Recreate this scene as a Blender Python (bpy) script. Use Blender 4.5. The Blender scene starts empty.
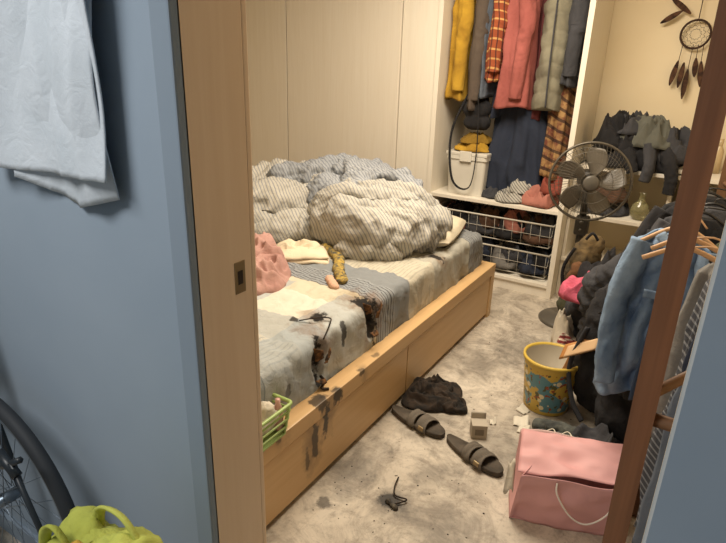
import bpy, bmesh, math, random
from mathutils import Vector, Matrix, noise
random.seed(7)
D=bpy.data
COL=bpy.context.scene.collection
def lin(h,k=1.0):
    h=h.lstrip('#'); o=[]
    for i in (0,2,4):
        v=int(h[i:i+2],16)/255; o.append((v/12.92 if v<=.04045 else ((v+.055)/1.055)**2.4)*k)
    return (*o,1)
# ------------------------------------------------------------- materials
class NB:
    def __init__(s,name):
        s.m=D.materials.new(name); s.m.use_nodes=True; s.t=s.m.node_tree; s.N=s.t.nodes; s.L=s.t.links
        s.b=s.N['Principled BSDF']; s.tc=s.N.new('ShaderNodeTexCoord'); s.P=s.tc.outputs['Object']
    def n(s,ty,**kw):
        x=s.N.new(ty)
        for k,v in kw.items(): setattr(x,k,v)
        return x
    def link(s,a,b): s.L.new(a,b)
    def setv(s,sock,v):
        if hasattr(v,'is_linked') or isinstance(v,bpy.types.NodeSocket): s.L.new(v,sock)
        else: sock.default_value=v
    def math(s,op,a,b=0.0,clamp=False):
        x=s.n('ShaderNodeMath',operation=op,use_clamp=clamp); s.setv(x.inputs[0],a); s.setv(x.inputs[1],b); return x.outputs[0]
    def map(s,scale=(1,1,1),rot=(0,0,0),loc=(0,0,0)):
        x=s.n('ShaderNodeMapping'); s.link(s.P,x.inputs[0]); x.inputs['Scale'].default_value=scale; x.inputs['Rotation'].default_value=rot; x.inputs['Location'].default_value=loc; return x.outputs[0]
    def noise(s,scale=5,detail=4,vec=None,rough=.5,dist=0):
        x=s.n('ShaderNodeTexNoise'); s.link(vec or s.P,x.inputs['Vector']); x.inputs['Scale'].default_value=scale; x.inputs['Detail'].default_value=detail; x.inputs['Roughness'].default_value=rough; x.inputs['Distortion'].default_value=dist; return x.outputs['Fac']
    def ramp(s,fac,a,b,lo=0.,hi=1.):
        x=s.n('ShaderNodeMapRange'); s.setv(x.inputs['Value'],fac); x.inputs['From Min'].default_value=a; x.inputs['From Max'].default_value=b; x.inputs['To Min'].default_value=lo; x.inputs['To Max'].default_value=hi; return x.outputs[0]
    def mix(s,fac,a,b,blend='MIX'):
        x=s.n('ShaderNodeMix',data_type='RGBA',blend_type=blend); s.setv(x.inputs[0],fac); s.setv(x.inputs[6],a); s.setv(x.inputs[7],b); return x.outputs[2]
    def soot(s,pts,col,dark=(.012,.009,.007,1),nscale=18,edge=.4):
        n=s.noise(nscale,6,rough=.65)
        for (x,y,z,r,sc,st) in pts:
            v=s.n('ShaderNodeVectorMath',operation='SUBTRACT'); s.link(s.P,v.inputs[0]); v.inputs[1].default_value=(x,y,z)
            w=s.n('ShaderNodeVectorMath',operation='MULTIPLY'); s.link(v.outputs[0],w.inputs[0]); w.inputs[1].default_value=sc
            l=s.n('ShaderNodeVectorMath',operation='LENGTH'); s.link(w.outputs[0],l.inputs[0])
            d=s.math('DIVIDE',l.outputs['Value'],r)
            d=s.math('ADD',d,s.math('MULTIPLY',s.math('SUBTRACT',n,.5),2.6))
            f=s.ramp(d,1.15-edge,1.15,st,0.)
            col=s.mix(f,col,dark)
        return col
    def out(s,col,rough=.8,bump=None,bstr=.2,bdist=.01,**kw):
        s.setv(s.b.inputs['Base Color'],col); s.setv(s.b.inputs['Roughness'],rough)
        for k,v in kw.items(): s.setv(s.b.inputs[k],v)
        if bump is not None:
            x=s.n('ShaderNodeBump'); s.setv(x.inputs['Height'],bump); x.inputs['Strength'].default_value=bstr; x.inputs['Distance'].default_value=bdist; s.link(x.outputs[0],s.b.inputs['Normal'])
        return s.m
_mc={}
def plain(name,hexc,rough=.6,metal=0,k=1,**kw):
    if name in _mc: return _mc[name]
    s=NB(name); c=lin(hexc,k); n=s.noise(12,3)
    col=s.mix(s.ramp(n,.3,.7,0,.35),c,tuple(v*.8 for v in c[:3])+(1,))
    _mc[name]=s.out(col,rough,Metallic=metal,**kw); return _mc[name]
def fabric(name,hexc,hex2=None,var=.35,scale=9,stripes=None,rough=.95,fold=.35,soot=None):
    if name in _mc: return _mc[name]
    s=NB(name); c=lin(hexc); c2=lin(hex2) if hex2 else tuple(v*.62 for v in c[:3])+(1,)
    n=s.noise(scale,5,dist=.6); col=s.mix(s.ramp(n,.35,.65,0,var if not hex2 else 1),c,c2)
    if stripes:
        for (sh,ax,fr,wd) in (stripes if isinstance(stripes,list) else [stripes]):
            dn=s.n('ShaderNodeVectorMath',operation='DOT_PRODUCT'); s.link(s.P,dn.inputs[0]); dn.inputs[1].default_value=ax
            v=s.math('ADD',s.math('MULTIPLY',dn.outputs['Value'],fr),s.math('MULTIPLY',s.noise(3,2),fr*.09))
            f=s.math('FRACT',v); f=s.math('LESS_THAN',f,wd); col=s.mix(s.math('MULTIPLY',f,.8),col,lin(sh))
    if soot: col=s.soot(soot,col,lin('#3A2A1C'),14,.7)
    w=s.noise(320,2); b=s.math('ADD',s.math('MULTIPLY',w,.12),s.noise(22,4,dist=1.5))
    _mc[name]=s.out(col,rough,b,fold,.014); return _mc[name]
def wood(name,hexc,hex2,axis='Y',gs=1,rough=.5,soot=None,bstr=.08,contrast=1):
    s=NB(name); sc={'X':(.6,14,14),'Y':(14,.6,14),'Z':(14,14,.6)}[axis]; v=s.map(tuple(q*gs for q in sc))
    n=s.noise(2.2,6,v,.6,.8); n2=s.noise(9,3,v); f=s.math('ADD',s.math('MULTIPLY',n,.7),s.math('MULTIPLY',n2,.3))
    col=s.mix(s.ramp(f,.32,.68,0,contrast),lin(hexc),lin(hex2))
    if soot: col=s.soot(soot[0],col,lin('#3A2718'),12,.9); col=s.soot(soot[1],col,nscale=24)
    return s.out(col,rough,f,bstr,.004)
# ------------------------------------------------------------- geometry
def link(o,parent=None):
    COL.objects.link(o)
    if parent: o.parent=parent
    return o
def group(name,loc=(0,0,0),rotz=0):
    e=D.objects.new(name,None); e.location=loc; e.rotation_euler=(0,0,rotz); e.empty_display_size=.1; COL.objects.link(e); return e
def mesh(name,vs,fs,mat,parent=None,smooth=True):
    me=D.meshes.new(name); me.from_pydata([tuple(v) for v in vs],[],fs); me.validate(); me.update()
    if smooth: me.polygons.foreach_set('use_smooth',[True]*len(me.polygons))
    if mat: me.materials.append(mat)
    return link(D.objects.new(name,me),parent)
def box(name,a,b,mat,parent=None,bev=0.,rotz=0,piv=None):
    x0,y0,z0=a;x1,y1,z1=b
    bm=bmesh.new(); bmesh.ops.create_cube(bm,size=1)
    for v in bm.verts: v.co=Vector(((x0+x1)/2+v.co.x*(x1-x0),(y0+y1)/2+v.co.y*(y1-y0),(z0+z1)/2+v.co.z*(z1-z0)))
    if bev>0: bmesh.ops.bevel(bm,geom=bm.edges[:],offset=bev,segments=2,affect='EDGES',profile=.6)
    if rotz:
        p=Vector(piv) if piv else Vector(((x0+x1)/2,(y0+y1)/2,0))
        bmesh.ops.rotate(bm,verts=bm.verts,cent=p,matrix=Matrix.Rotation(rotz,3,'Z'))
    me=D.meshes.new(name); bm.to_mesh(me); bm.free(); me.materials.append(mat)
    return link(D.objects.new(name,me),parent)
def frames(pts):
    pts=[Vector(p) for p in pts]; T=[]
    for i in range(len(pts)):
        a=pts[max(i-1,0)]; b=pts[min(i+1,len(pts)-1)]; t=(b-a); T.append(t.normalized() if t.length>1e-9 else Vector((0,0,1)))
    n=T[0].orthogonal().normalized(); out=[]
    for i,t in enumerate(T):
        n=(n-t*n.dot(t)); n=n.normalized() if n.length>1e-6 else t.orthogonal().normalized()
        out.append((pts[i],t,n,t.cross(n)))
    return out
def tube_data(pts,r,seg=6,flat=1.,closed=False):
    vs=[];fs=[]; P=list(pts)
    if closed: P=P+[P[0]]
    F=frames(P); m=len(F)
    for i,(p,t,n,b) in enumerate(F):
        rr=r[i] if isinstance(r,(list,tuple)) else r
        for k in range(seg):
            a=2*math.pi*k/seg; vs.append(p+n*math.cos(a)*rr+b*math.sin(a)*rr*flat)
    for i in range(m-1):
        for k in range(seg):
            k2=(k+1)%seg; fs.append((i*seg+k,i*seg+k2,(i+1)*seg+k2,(i+1)*seg+k))
    if not closed:
        fs.append(tuple(reversed(range(seg)))); fs.append(tuple((m-1)*seg+k for k in range(seg)))
    return vs,fs
def tubes(name,paths,mat,parent=None):
    V=[];F=[]
    for q in paths:
        pts,r=q[0],q[1]; kw=q[2] if len(q)>2 else {}
        vs,fs=tube_data(pts,r,**kw); o=len(V); V+=vs; F+=[tuple(i+o for i in f) for f in fs]
    return mesh(name,V,F,mat,parent)
def spline(pts,n=8):
    P=[Vector(p) for p in pts]; out=[]
    for i in range(len(P)-1):
        p0=P[max(i-1,0)];p1=P[i];p2=P[i+1];p3=P[min(i+2,len(P)-1)]
        for k in range(n):
            t=k/n; out.append(.5*((2*p1)+(p2-p0)*t+(2*p0-5*p1+4*p2-p3)*t*t+(3*p1-p0-3*p2+p3)*t**3))
    out.append(P[-1]); return out
def loft(name,rings,mat,parent=None,cap0=True,cap1=True,smooth=True):
    n=len(rings[0]);V=[p for r in rings for p in r];F=[]
    for i in range(len(rings)-1):
        for k in range(n):
            k2=(k+1)%n; F.append((i*n+k,i*n+k2,(i+1)*n+k2,(i+1)*n+k))
    if cap0: F.append(tuple(reversed(range(n))))
    if cap1: F.append(tuple((len(rings)-1)*n+k for k in range(n)))
    return mesh(name,V,F,mat,parent,smooth)
def lathe(name,prof,mat,parent=None,c=(0,0,0),seg=40,cap0=True,cap1=True):
    return loft(name,[[(c[0]+r*math.cos(2*math.pi*k/seg),c[1]+r*math.sin(2*math.pi*k/seg),c[2]+z) for k in range(seg)] for r,z in prof],mat,parent,cap0,cap1)
def displace(me,amp,sc,seed=0,ridge=.7,stretch=(1,1,1),zmin=None):
    off=Vector((seed*3.1,seed*7.7,seed*1.3)); nr=[v.normal.copy() for v in me.vertices]
    for v,n in zip(me.vertices,nr):
        p=Vector((v.co.x*stretch[0],v.co.y*stretch[1],v.co.z*stretch[2]))
        w=noise.noise_vector(p*sc*.6+off)*.35/sc*1.5
        q=(p+w)*sc+off
        a=1-2.6*abs(noise.noise(q)); b=1-2.6*abs(noise.noise(q*2.1+Vector((5,2,9)))); c=noise.noise(q*.7)
        d=amp*(ridge*(a*.65+b*.3)+(1-ridge)*c*1.5)
        v.co+=n*d
        if zmin is not None and v.co.z<zmin: v.co.z=zmin+.001
    me.update()
def lobes(name,L,mat,parent=None,voxel=.014,amp=.015,sc=9,seed=0,ridge=.7,stretch=(1,1,1),zmin=None,smooth=3,flat=1.,fine=.4):
    V=[];F=[]
    for pl in L:
        pts=[Vector(p[:3]) for p in pl]; rr=[p[3] for p in pl]
        if len(pts)>1:
            P=spline(pts,5); R=[]
            for i in range(len(rr)-1): R+=[rr[i]+(rr[i+1]-rr[i])*k/5 for k in range(5)]
            R.append(rr[-1])
        else: P=[pts[0]];R=rr
        for p,r in zip(P,R):
            bm=bmesh.new(); bmesh.ops.create_icosphere(bm,subdivisions=2,radius=r)
            o=len(V); V+=[Vector((v.co.x,v.co.y,v.co.z*flat))+p for v in bm.verts]; F+=[tuple(v.index+o for v in f.verts) for f in bm.faces]; bm.free()
    o=mesh(name,V,F,mat,None)
    m=o.modifiers.new('r','REMESH'); m.mode='VOXEL'; m.voxel_size=voxel
    m=o.modifiers.new('s','SMOOTH'); m.iterations=smooth; m.factor=.6
    dg=bpy.context.evaluated_depsgraph_get(); dg.update(); me=D.meshes.new_from_object(o.evaluated_get(dg)); me.name=name
    o.modifiers.clear(); old=o.data; o.data=me; D.meshes.remove(old)
    displace(me,amp,sc,seed,ridge,stretch,zmin)
    if fine: displace(me,amp*fine,sc*2.7,seed+1,.85,stretch,zmin)
    me.polygons.foreach_set('use_smooth',[True]*len(me.polygons))
    if not me.materials: me.materials.append(mat)
    if parent: o.parent=parent
    return o
def sheet(name,fn,nu,nv,mat,parent=None,thick=.004):
    V=[fn(i/nu,j/nv) for j in range(nv+1) for i in range(nu+1)]; F=[(j*(nu+1)+i,j*(nu+1)+i+1,(j+1)*(nu+1)+i+1,(j+1)*(nu+1)+i) for j in range(nv) for i in range(nu)]
    o=mesh(name,V,F,mat,parent)
    if thick:
        m=o.modifiers.new('t','SOLIDIFY'); m.thickness=thick; m.offset=0
    return o
def crumple(name,cx,cy,z0,wx,wy,rot,h,mat,parent=None,seed=0,sc=11,n=70,thick=.004,slide=.35):
    """a garment dropped in a heap: folded-over sheet with creases, lying on z0"""
    off=Vector((seed*5.3,seed*2.1,seed*.7)); c,s_=math.cos(rot),math.sin(rot)
    def fn(u,v):
        u=u*2-1;v=v*2-1; e=max(abs(u),abs(v)); ang=math.atan2(v,u)
        k=1/(1+.28*min(abs(u),abs(v))**2); pr=1+.22*noise.noise(Vector((math.cos(ang)*1.6,math.sin(ang)*1.6,seed*1.7)))
        x=u*wx*k*pr; y=v*wy*k*pr; p=Vector((x,y,0))*sc+off
        dome=1-e**3
        nv=noise.noise_vector(p*.8)
        x+=nv.x*wx*slide*dome; y+=nv.y*wy*slide*dome
        r1=max(0,1-2.4*abs(noise.noise(p))); r2=max(0,1-2.4*abs(noise.noise(p*2.2+Vector((3,3,3)))))
        z=z0+.004+h*dome**.6*(.28+.55*r1+.22*r2)+.010*abs(noise.noise(p*1.3))
        return (cx+x*c-y*s_,cy+x*s_+y*c,z)
    return sheet(name,fn,n,n,mat,parent,thick)
def drape(name,prof,mat,parent=None,nf=7,amp=.18,seed=0,seg=72,sub=7):
    rings=[]; n=len(prof)
    for i in range(n-1):
        for k in range(sub):
            t=k/sub; rings.append([prof[i][q]+(prof[i+1][q]-prof[i][q])*(t*t*(3-2*t)) for q in range(5)])
    rings.append(list(prof[-1])); R=[]; m=len(rings)
    for i,(x,y,z,rx,ry) in enumerate(rings):
        d=min(1,.25+1.1*i/m); ring=[]
        for k in range(seg):
            a=2*math.pi*k/seg; ph=noise.noise(Vector((seed*9.1,z*1.8,0)))*2.2
            w=math.sin(nf*a+ph+seed)+.5*math.sin((nf*2+1)*a+seed*2+z*3)
            w+=1.8*noise.noise(Vector((math.cos(a)*2+seed*4,math.sin(a)*2,z*4)))
            w+=.7*(1-2.5*abs(noise.noise(Vector((math.cos(a)*2.5-seed*2,math.sin(a)*2.5,z*7)))))
            f=1+amp*d*w*.55
            ring.append((x+rx*math.cos(a)*f,y+ry*math.sin(a)*f,z+.012*math.sin(3*a+seed)*(i/m)))
        R.append(ring)
    return loft(name,R,mat,parent)
def sleeve(name,xs,r,mat,parent,seed=1,flat=.75,taper=.25):
    """tapered cloth sleeve with diagonal creases and an open cuff"""
    pts=spline(xs,16); F=frames(pts); R=[]; m=len(F); sg=28
    for i,(p,t,n,b) in enumerate(F):
        ring=[]
        for k in range(sg):
            a=2*math.pi*k/sg; rr=r*(1-taper*i/m)*(1+.13*(1-2.6*abs(noise.noise(Vector((math.cos(a)*1.3+seed*3,math.sin(a)*1.3,i*.16+a*.12)))))+.10*noise.noise(Vector((i*.12,seed,a*.3 if a<3.14 else (6.283-a)*.3))))
            ring.append(p+n*math.cos(a)*rr+b*math.sin(a)*rr*flat)
        R.append(ring)
    R.append([p0+(F[-1][0]-p0)*.12-F[-1][1]*.004 for p0 in R[-1]])
    R.append([p0+(F[-1][0]-p0)*.2-F[-1][1]*.04 for p0 in R[-1]])
    return loft(name,R,mat,parent)
# ============================================================= MATERIALS
def wallmat(name,h,h2,bs=.06):
    s=NB(name); n=s.noise(2.5,4); col=s.mix(s.ramp(n,.3,.7),lin(h),lin(h2)); return s.out(col,.85,s.noise(60,4),bs,.004)
M_blue=wallmat('blue_paint','#9BA9B7','#92A1B0')
M_blue2=wallmat('blue_gloss_paint','#8C9AA8','#8694A2')
M_cream=wallmat('cream_paint','#EADBBC','#E3D2B0')
M_white=wallmat('white_ceiling_paint','#E8E0D0','#E2D9C8')
M_jamb=wood('jamb_wood','#EFD6B8','#E4C7A6','Z',.7,.55,bstr=.1,contrast=.8)
M_post=wood('brown_post_wood','#85593B','#66422A','Z',1,.5)
M_ward=wood('whitewashed_wood','#E6DED0','#DED4C3','Z',1.3,.6,bstr=.12,contrast=.9)
M_wardp=wood('white_panel','#EAE3D5','#E3DACA','Z',1,.6)
M_bed=wood('birch_veneer','#CFAC7C','#C49F6E','Y',.8,.42,soot=(
 [(-1.08,1.56,.30,.08,(1,1.3,.6),.5),(-1.08,1.46,.2,.10,(1,1.5,.8),.5),(-1.1,1.28,.37,.06,(1,1,1),.4),(-1.08,1.82,.34,.04,(1,1.3,.6),.35)],
 [(-1.08,1.62,.34,.03,(1,1,.7),.9),(-1.1,1.52,.37,.04,(1,.8,1),.85),(-1.08,1.55,.28,.045,(1,2.6,.5),.9),(-1.08,1.48,.21,.05,(1,2.4,.55),.8),(-1.08,1.43,.16,.03,(1,2.4,.5),.6),(-1.1,1.26,.37,.03,(1,1,1),.6),(-1.08,1.80,.36,.02,(1,1,1),.7),(-1.1,1.95,.37,.015,(1,.5,1),.6)]))
s=NB('sooty_floor'); a=s.noise(1.6,6,rough=.65,dist=.5); b=s.noise(4,9,rough=.75,dist=1.2); c=s.noise(38,6,rough=.78)
col=s.mix(s.ramp(a,.38,.62),lin('#D2C8B8'),lin('#BDB2A2'))
col=s.mix(s.ramp(b,.45,.62,0,.8),col,lin('#8D8377'))
col=s.mix(s.ramp(s.noise(11,7,rough=.75,dist=.6),.5,.68,0,.6),col,lin('#766C60'))
col=s.mix(s.ramp(c,.54,.72,0,.6),col,lin('#655C51'))
w=s.n('ShaderNodeTexBrick'); s.link(s.map((1,1,1),(0,0,math.radians(90))),w.inputs['Vector']); w.inputs['Scale'].default_value=1; w.inputs['Brick Width'].default_value=1.2; w.inputs['Row Height'].default_value=.2; w.inputs['Mortar Size'].default_value=.002; w.inputs['Color1'].default_value=(1,1,1,1); w.inputs['Color2'].default_value=(.95,.95,.95,1); w.inputs['Mortar'].default_value=(.8,.78,.75,1)
col=s.mix(.4,col,w.outputs['Color'],'MULTIPLY')
ash=lin('#4A453F')
col=s.soot([(-.79,1.58,0,.10,(1,1,1),.75),(-.98,2.2,0,.24,(1,1,1),.55),(-.55,1.5,0,.18,(1,1,1),.45),(-.75,3.1,0,.22,(1,1,1),.5),(-1.0,1.65,0,.18,(1.6,.8,1),.6),(-.5,2.15,0,.25,(1,1,1),.4),(-.7,1.8,0,.12,(1,1,1),.4),(-.9,2.8,0,.18,(1,.7,1),.45),(-.35,2.35,0,.22,(1,1,1),.6)],col,ash,10,.9)
col=s.soot([(-.80,1.57,0,.045,(1,1,1),.85),(-1.0,1.42,0,.03,(1,1,1),.7)],col,lin('#1E1915'))
M_floor=s.out(col,.6,b,.08,.003)
# ============================================================= ROOM
FR=.845
box('floor',(-4.6,-1.6,-.06),(1.3,4.62,0),M_floor)
box('ceiling',(-4.6,-1.6,2.6),(1.3,4.62,2.66),M_white)
box('wall_back',(-4.6,4.54,0),(1.3,4.62,2.6),M_cream)
box('wall_right',(.62,FR,0),(.7,4.54,2.6),M_cream)
box('wall_left',(-4.6,-1.6,0),(-4.52,4.54,2.6),M_cream)
RX=.026
wf=group('wall_front')
box('left_part',(-4.52,.705,0),(-.815,FR,2.6),M_blue,wf)
box('right_part',(RX,.705,0),(1.3,FR,2.6),M_blue,wf)
box('header',(-.815,.705,2.1),(RX,FR,2.6),M_blue,wf)
box('left_inner_skin',(-4.52,FR,0),(-.815,FR+.01,2.6),M_cream,wf)
box('right_inner_skin',(RX,FR,0),(.62,FR+.01,2.6),M_cream,wf)
box('wall_hall_rear',(-4.6,-1.68,0),(1.3,-1.6,2.6),M_blue)
box('wall_hall_right',(1.22,-1.6,0),(1.3,.705,2.6),M_blue)
dj=group('door_1')
box('left_jamb',(-.815,.70,0),(-.793,.852,2.1),M_jamb,dj,.003)
box('left_jamb_casing',(-.842,.685,0),(-.793,.71,2.14),M_blue2,dj,.004)
box('left_inner_casing',(-.86,.852,0),(-.793,.866,2.14),M_jamb,dj,.003)
box('head_jamb',(-.815,.70,2.1),(RX,.852,2.122),M_jamb,dj,.002)
M_brass=plain('worn_metal','#A08D6C',.4,.7)
box('strike_plate',(-.7935,.80,1.13),(-.7915,.83,1.20),M_brass,dj,.0008)
M_hole=plain('dark_hole','#2A2018',.8)
box('strike_hole',(-.7922,.808,1.15),(-.7908,.822,1.18),M_hole,dj)
box('baseboard_left',(-4.52,.69,0),(-.842,.705,.07),M_blue2)
# ============================================================= WARDROBE
wd=group('wardrobe'); Y0=3.955
for i,(a,b) in enumerate([(-4.3,-3.205),(-3.195,-2.14)]):
    box(f'sliding_door_{i+1}',(a,Y0,.08),(b,Y0+.03,2.45),M_ward,wd,.002)
box('fixed_panel',(-2.132,Y0+.012,.0),(-1.85,Y0+.04,2.45),M_wardp,wd,.002)
box('divider',(-1.85,Y0+.0,0),(-1.815,4.52,2.45),M_wardp,wd,.002)
box('side_panel',(-.85,Y0,0),(-.815,4.53,2.45),M_wardp,wd,.002)
box('back_panel',(-4.3,4.52,0),(-.82,4.535,2.45),M_wardp,wd)
box('top_panel',(-4.3,Y0,2.45),(-.815,4.53,2.48),M_wardp,wd)
box('plinth',(-4.3,Y0+.02,0),(-.85,Y0+.04,.08),M_wardp,wd)
box('bottom_shelf',(-1.815,Y0+.005,.075),(-.85,4.52,.10),M_wardp,wd,.002)
box('shelf',(-1.815,Y0+.005,.62),(-.85,4.52,.645),M_wardp,wd,.002)
M_chrome=plain('rail_metal','#B8B4AA',.3,.9)
RZ=2.22
tubes('clothes_rail',[([(-1.82,4.25,RZ),(-.85,4.25,RZ)],.013,dict(seg=10))],M_chrome,wd)
M_wire=plain('white_wire','#CFC9BC',.45)
def wirebasket(name,z0,z1):
    g=group(name); P=[]; x0,x1,y0,y1=-1.79,-.87,Y0+.03,4.45
    def loop(z,i=0,r=.004): P.append(([(x0+i,y0+i,z),(x1-i,y0+i,z),(x1-i,y1-i,z),(x0+i,y1-i,z)],r,dict(closed=True)))
    loop(z1,0,.007); loop((z0+z1)/2,.012,.002); loop(z0,.02)
    for k in range(14):
        x=x0+.02+(x1-x0-.04)*k/13; P.append(([(x,y0,z1),(x,y0+.02,z0),(x,y1-.02,z0),(x,y1,z1)],.0013,dict(seg=4)))
    for k in range(7):
        y=y0+.02+(y1-y0-.04)*k/6; P.append(([(x0,y,z1),(x0+.02,y,z0),(x1-.02,y,z0),(x1,y,z1)],.0013,dict(seg=4)))
    tubes('wires',P,M_wire,g); return g
wb1=wirebasket('wire_basket',.36,.53); wb2=wirebasket('wire_basket',.13,.31)
F_blk=fabric('black_cloth','#242326','#151416',scale=6); F_char=fabric('charcoal_cloth','#3E3E42'); F_navy=fabric('navy_cloth','#282F40'); F_grey=fabric('grey_cloth','#7B7874'); F_pinkd=fabric('dusty_pink_cloth','#B07264'); F_white=fabric('white_cloth','#D6CDBC'); F_brown=fabric('brown_cloth','#5A4030')
F_olive=fabric('olive_cloth','#4A4A35')
for (g,z,mats) in ((wb1,.36,[F_pinkd,F_char,F_blk,F_brown]),(wb2,.13,[F_char,F_blk,F_grey,F_navy])):
    for k in range(4):
        x=-1.66+.22*k
        crumple(f'folded_clothes_{k}',x,4.15,z+.012,.14,.15,.2*k,.18,mats[k],g,k+z*10,9,56); crumple(f'clothes_upper_{k}',x+.03,4.14,z+.06,.11,.12,.5*k,.15,mats[(k+2)%4],g,k+z*10+5,10,50)
F_yel=fabric('mustard_cloth','#BF962F','#9C7622',scale=6)
F_taupe=fabric('taupe_cloth','#5C5046'); 
F_plaid=fabric('plaid_cloth','#A0542F','#7C3420',scale=5,stripes=[('#CFA062',(0,.2,1),16,.2),('#3A1E20',(1,.3,0),26,.25)])
F_salmon=fabric('salmon_cloth','#A85F58','#8F4C45',scale=4)
F_maroon=fabric('maroon_cloth','#5E2A2C')
F_puff=fabric('grey_puffer','#87826F','#706B5B',scale=5)
F_pat=fabric('paisley_cloth','#6B3A2C','#A58254',scale=26,stripes=('#2E1E1C',(.4,.2,1),14,.3))
F_steel=fabric('steel_blue_cloth','#5C6470')
M_hang=plain('hanger_plastic','#2A2724',.4)
def hanger(parent,x,y,z,w=.17,dirx=.35):
    dx=math.sin(dirx);dy=math.cos(dirx)
    tubes('hanger',[([(x-dx*w,y-dy*w,z-.06),(x,y,z),(x+dx*w,y+dy*w,z-.06)],.006),(spline([(x,y,z),(x,y,z+.04),(x+.012,y+.0,z+.08),(x,y,z+.10),(x-.012,y,z+.09)],4),.003)],M_hang,parent)
def garment(name,mat,x,y,top,hem,rx,ry,nf,seed,slv=True,slm=None,slz=None,amp=.2,sx=.75):
    g=group(name); top+=.13
    drape('body',[(x,y,top,rx*.25,ry*.35),(x,y,top-.05,rx*.7,ry*.75),(x,y,top-.18,rx,ry),(x,y,top-(top-hem)*.6,rx*.95,ry),(x,y,hem,rx*1.1,ry*1.05)],mat,g,nf,amp,seed)
    if slv:
        slz=slz or hem+.06; yy=y-ry*.75
        sleeve('sleeve',[(x+sx*rx*.3,yy+.02,top-.07),(x+sx*rx*.8,yy-.03,top-.27),(x+sx*rx*.7,yy-.045,(top+slz)/2-.05),(x+sx*rx*.5,yy-.035,slz)],.056,slm or mat,g,seed)
    hanger(g,x,y+.02,RZ-.10)
    return g
garment('mustard_jacket',F_yel,-1.73,4.17,1.99,1.33,.078,.12,5,1)
garment('taupe_coat',F_taupe,-1.60,4.2,1.99,1.27,.06,.14,4,2)
garment('steel_blue_shirt',F_steel,-1.52,4.19,1.98,1.36,.045,.13,4,9,False)
garment('plaid_shirt',F_plaid,-1.455,4.14,1.99,1.47,.055,.13,5,3)
garment('navy_blouse',F_navy,-1.43,4.25,1.95,1.22,.055,.11,5,4,False)
garment('salmon_hoodie',F_salmon,-1.305,4.14,1.98,1.30,.12,.13,4,5,amp=.16)
garment('maroon_trousers',F_maroon,-1.16,4.24,1.98,1.22,.055,.11,4,6,False)
g=group('puffer_vest'); R=[]
seg=48
for i in range(80):
    t=i/79; z=2.10-.78*t; q=abs(math.sin(t*math.pi*8+.3*math.sin(t*9)))**.6; wdn=(1 if t>.15 else .35+4.3*t); rx=(.102+.008*q+.012*noise.noise(Vector((0,0,z*7))))*wdn; ry=(.12+.008*q)*wdn; x=-1.075+.025*t+.012*math.sin(t*5)
    R.append([(x+rx*math.cos(2*math.pi*k/seg)*(1+.07*math.sin(3*2*math.pi*k/seg+z*4)+.10*noise.noise(Vector((math.cos(k*.13)*2,math.sin(k*.13)*2,z*8)))),4.14+ry*math.sin(2*math.pi*k/seg)*(1+.12*noise.noise(Vector((k*.3,z*9,0)))),z-.03*abs(math.cos(2*math.pi*k/seg))) for k in range(seg)])
loft('quilted_body',R,F_puff,g); tubes('zip',[(spline([(-1.06,4.01,2.0),(-1.052,3.995,1.6),(-1.045,4.0,1.32)],8),.006)],F_char,g); hanger(g,-1.075,4.16,RZ-.10)
garment('charcoal_jacket',F_char,-.955,4.18,1.98,1.46,.065,.14,4,7)
garment('paisley_dress',F_pat,-.985,4.22,1.98,.84,.075,.12,6,8,False,amp=.25)
g=group('navy_long_skirt'); drape('skirt',[(-1.25,4.25,2.08,.05,.05),(-1.25,4.25,1.4,.15,.10),(-1.23,4.25,1.2,.21,.13),(-1.23,4.25,.9,.24,.15),(-1.21,4.25,.70,.26,.16)],F_navy,g,9,.20,3,96); hanger(g,-1.25,4.27,RZ-.10)
g=group('black_shoulder_bag'); tubes('strap',[(spline([(-1.62,4.10,1.40),(-1.70,4.0,1.1),(-1.66,3.99,.76),(-1.52,3.985,.72),(-1.49,3.99,1.0),(-1.54,4.05,1.38)],8),.009,dict(flat=.4))],F_blk,g)
lobes('pouch',[[(-1.62,4.13,1.28,.06),(-1.52,4.13,1.27,.06)],[(-1.6,4.14,1.18,.06),(-1.52,4.14,1.18,.06)]],F_blk,g,voxel=.012,amp=.012)
M_box=plain('storage_box_plastic','#DDD8CC',.35)
g=group('storage_box')
def rrect(cx,cy,hx,hy,z,r=.02,seg=5):
    out=[]
    for qx,qy,a0 in ((1,1,0),(-1,1,90),(-1,-1,180),(1,-1,270)):
        for k in range(seg+1):
            a=math.radians(a0+90*k/seg); out.append((cx+qx*(hx-r)+r*math.cos(a),cy+qy*(hy-r)+r*math.sin(a),z))
    return out
def tub(name,cx,cy,hx,hy,z0,z1,t,mat,parent,flare=1.1,r=.025):
    R=[rrect(cx,cy,hx/flare,hy/flare,z0,r),rrect(cx,cy,hx,hy,z1-.03,r),rrect(cx,cy,hx+.008,hy+.008,z1-.028,r),rrect(cx,cy,hx+.008,hy+.008,z1,r),rrect(cx,cy,hx-t,hy-t,z1,r),rrect(cx,cy,hx/flare-t,hy/flare-t,z0+t,r)]
    return loft(name,R,mat,parent,smooth=False)
tub('bin',-1.575,4.19,.15,.17,.646,.94,.006,M_box,g)
box('lid',(-1.735,4.01,.94),(-1.415,4.37,.965),M_box,g,.006)
box('latch',(-1.62,4.0,.90),(-1.53,4.012,.975),M_box,g,.003)
g=group('yellow_clothes_stack')
crumple('stack_low',-1.575,4.16,.966,.14,.13,.1,.07,F_yel,g,4,10); crumple('stack_high',-1.58,4.18,1.02,.12,.11,.3,.07,fabric('dark_mustard_cloth','#8A6A20'),g,5,10)
g=group('folded_clothes_pile')
F_strs=fabric('striped_shirt_cloth','#B4B0A6',stripes=('#4B4A4C',(1,.4,1),40,.35))
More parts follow.
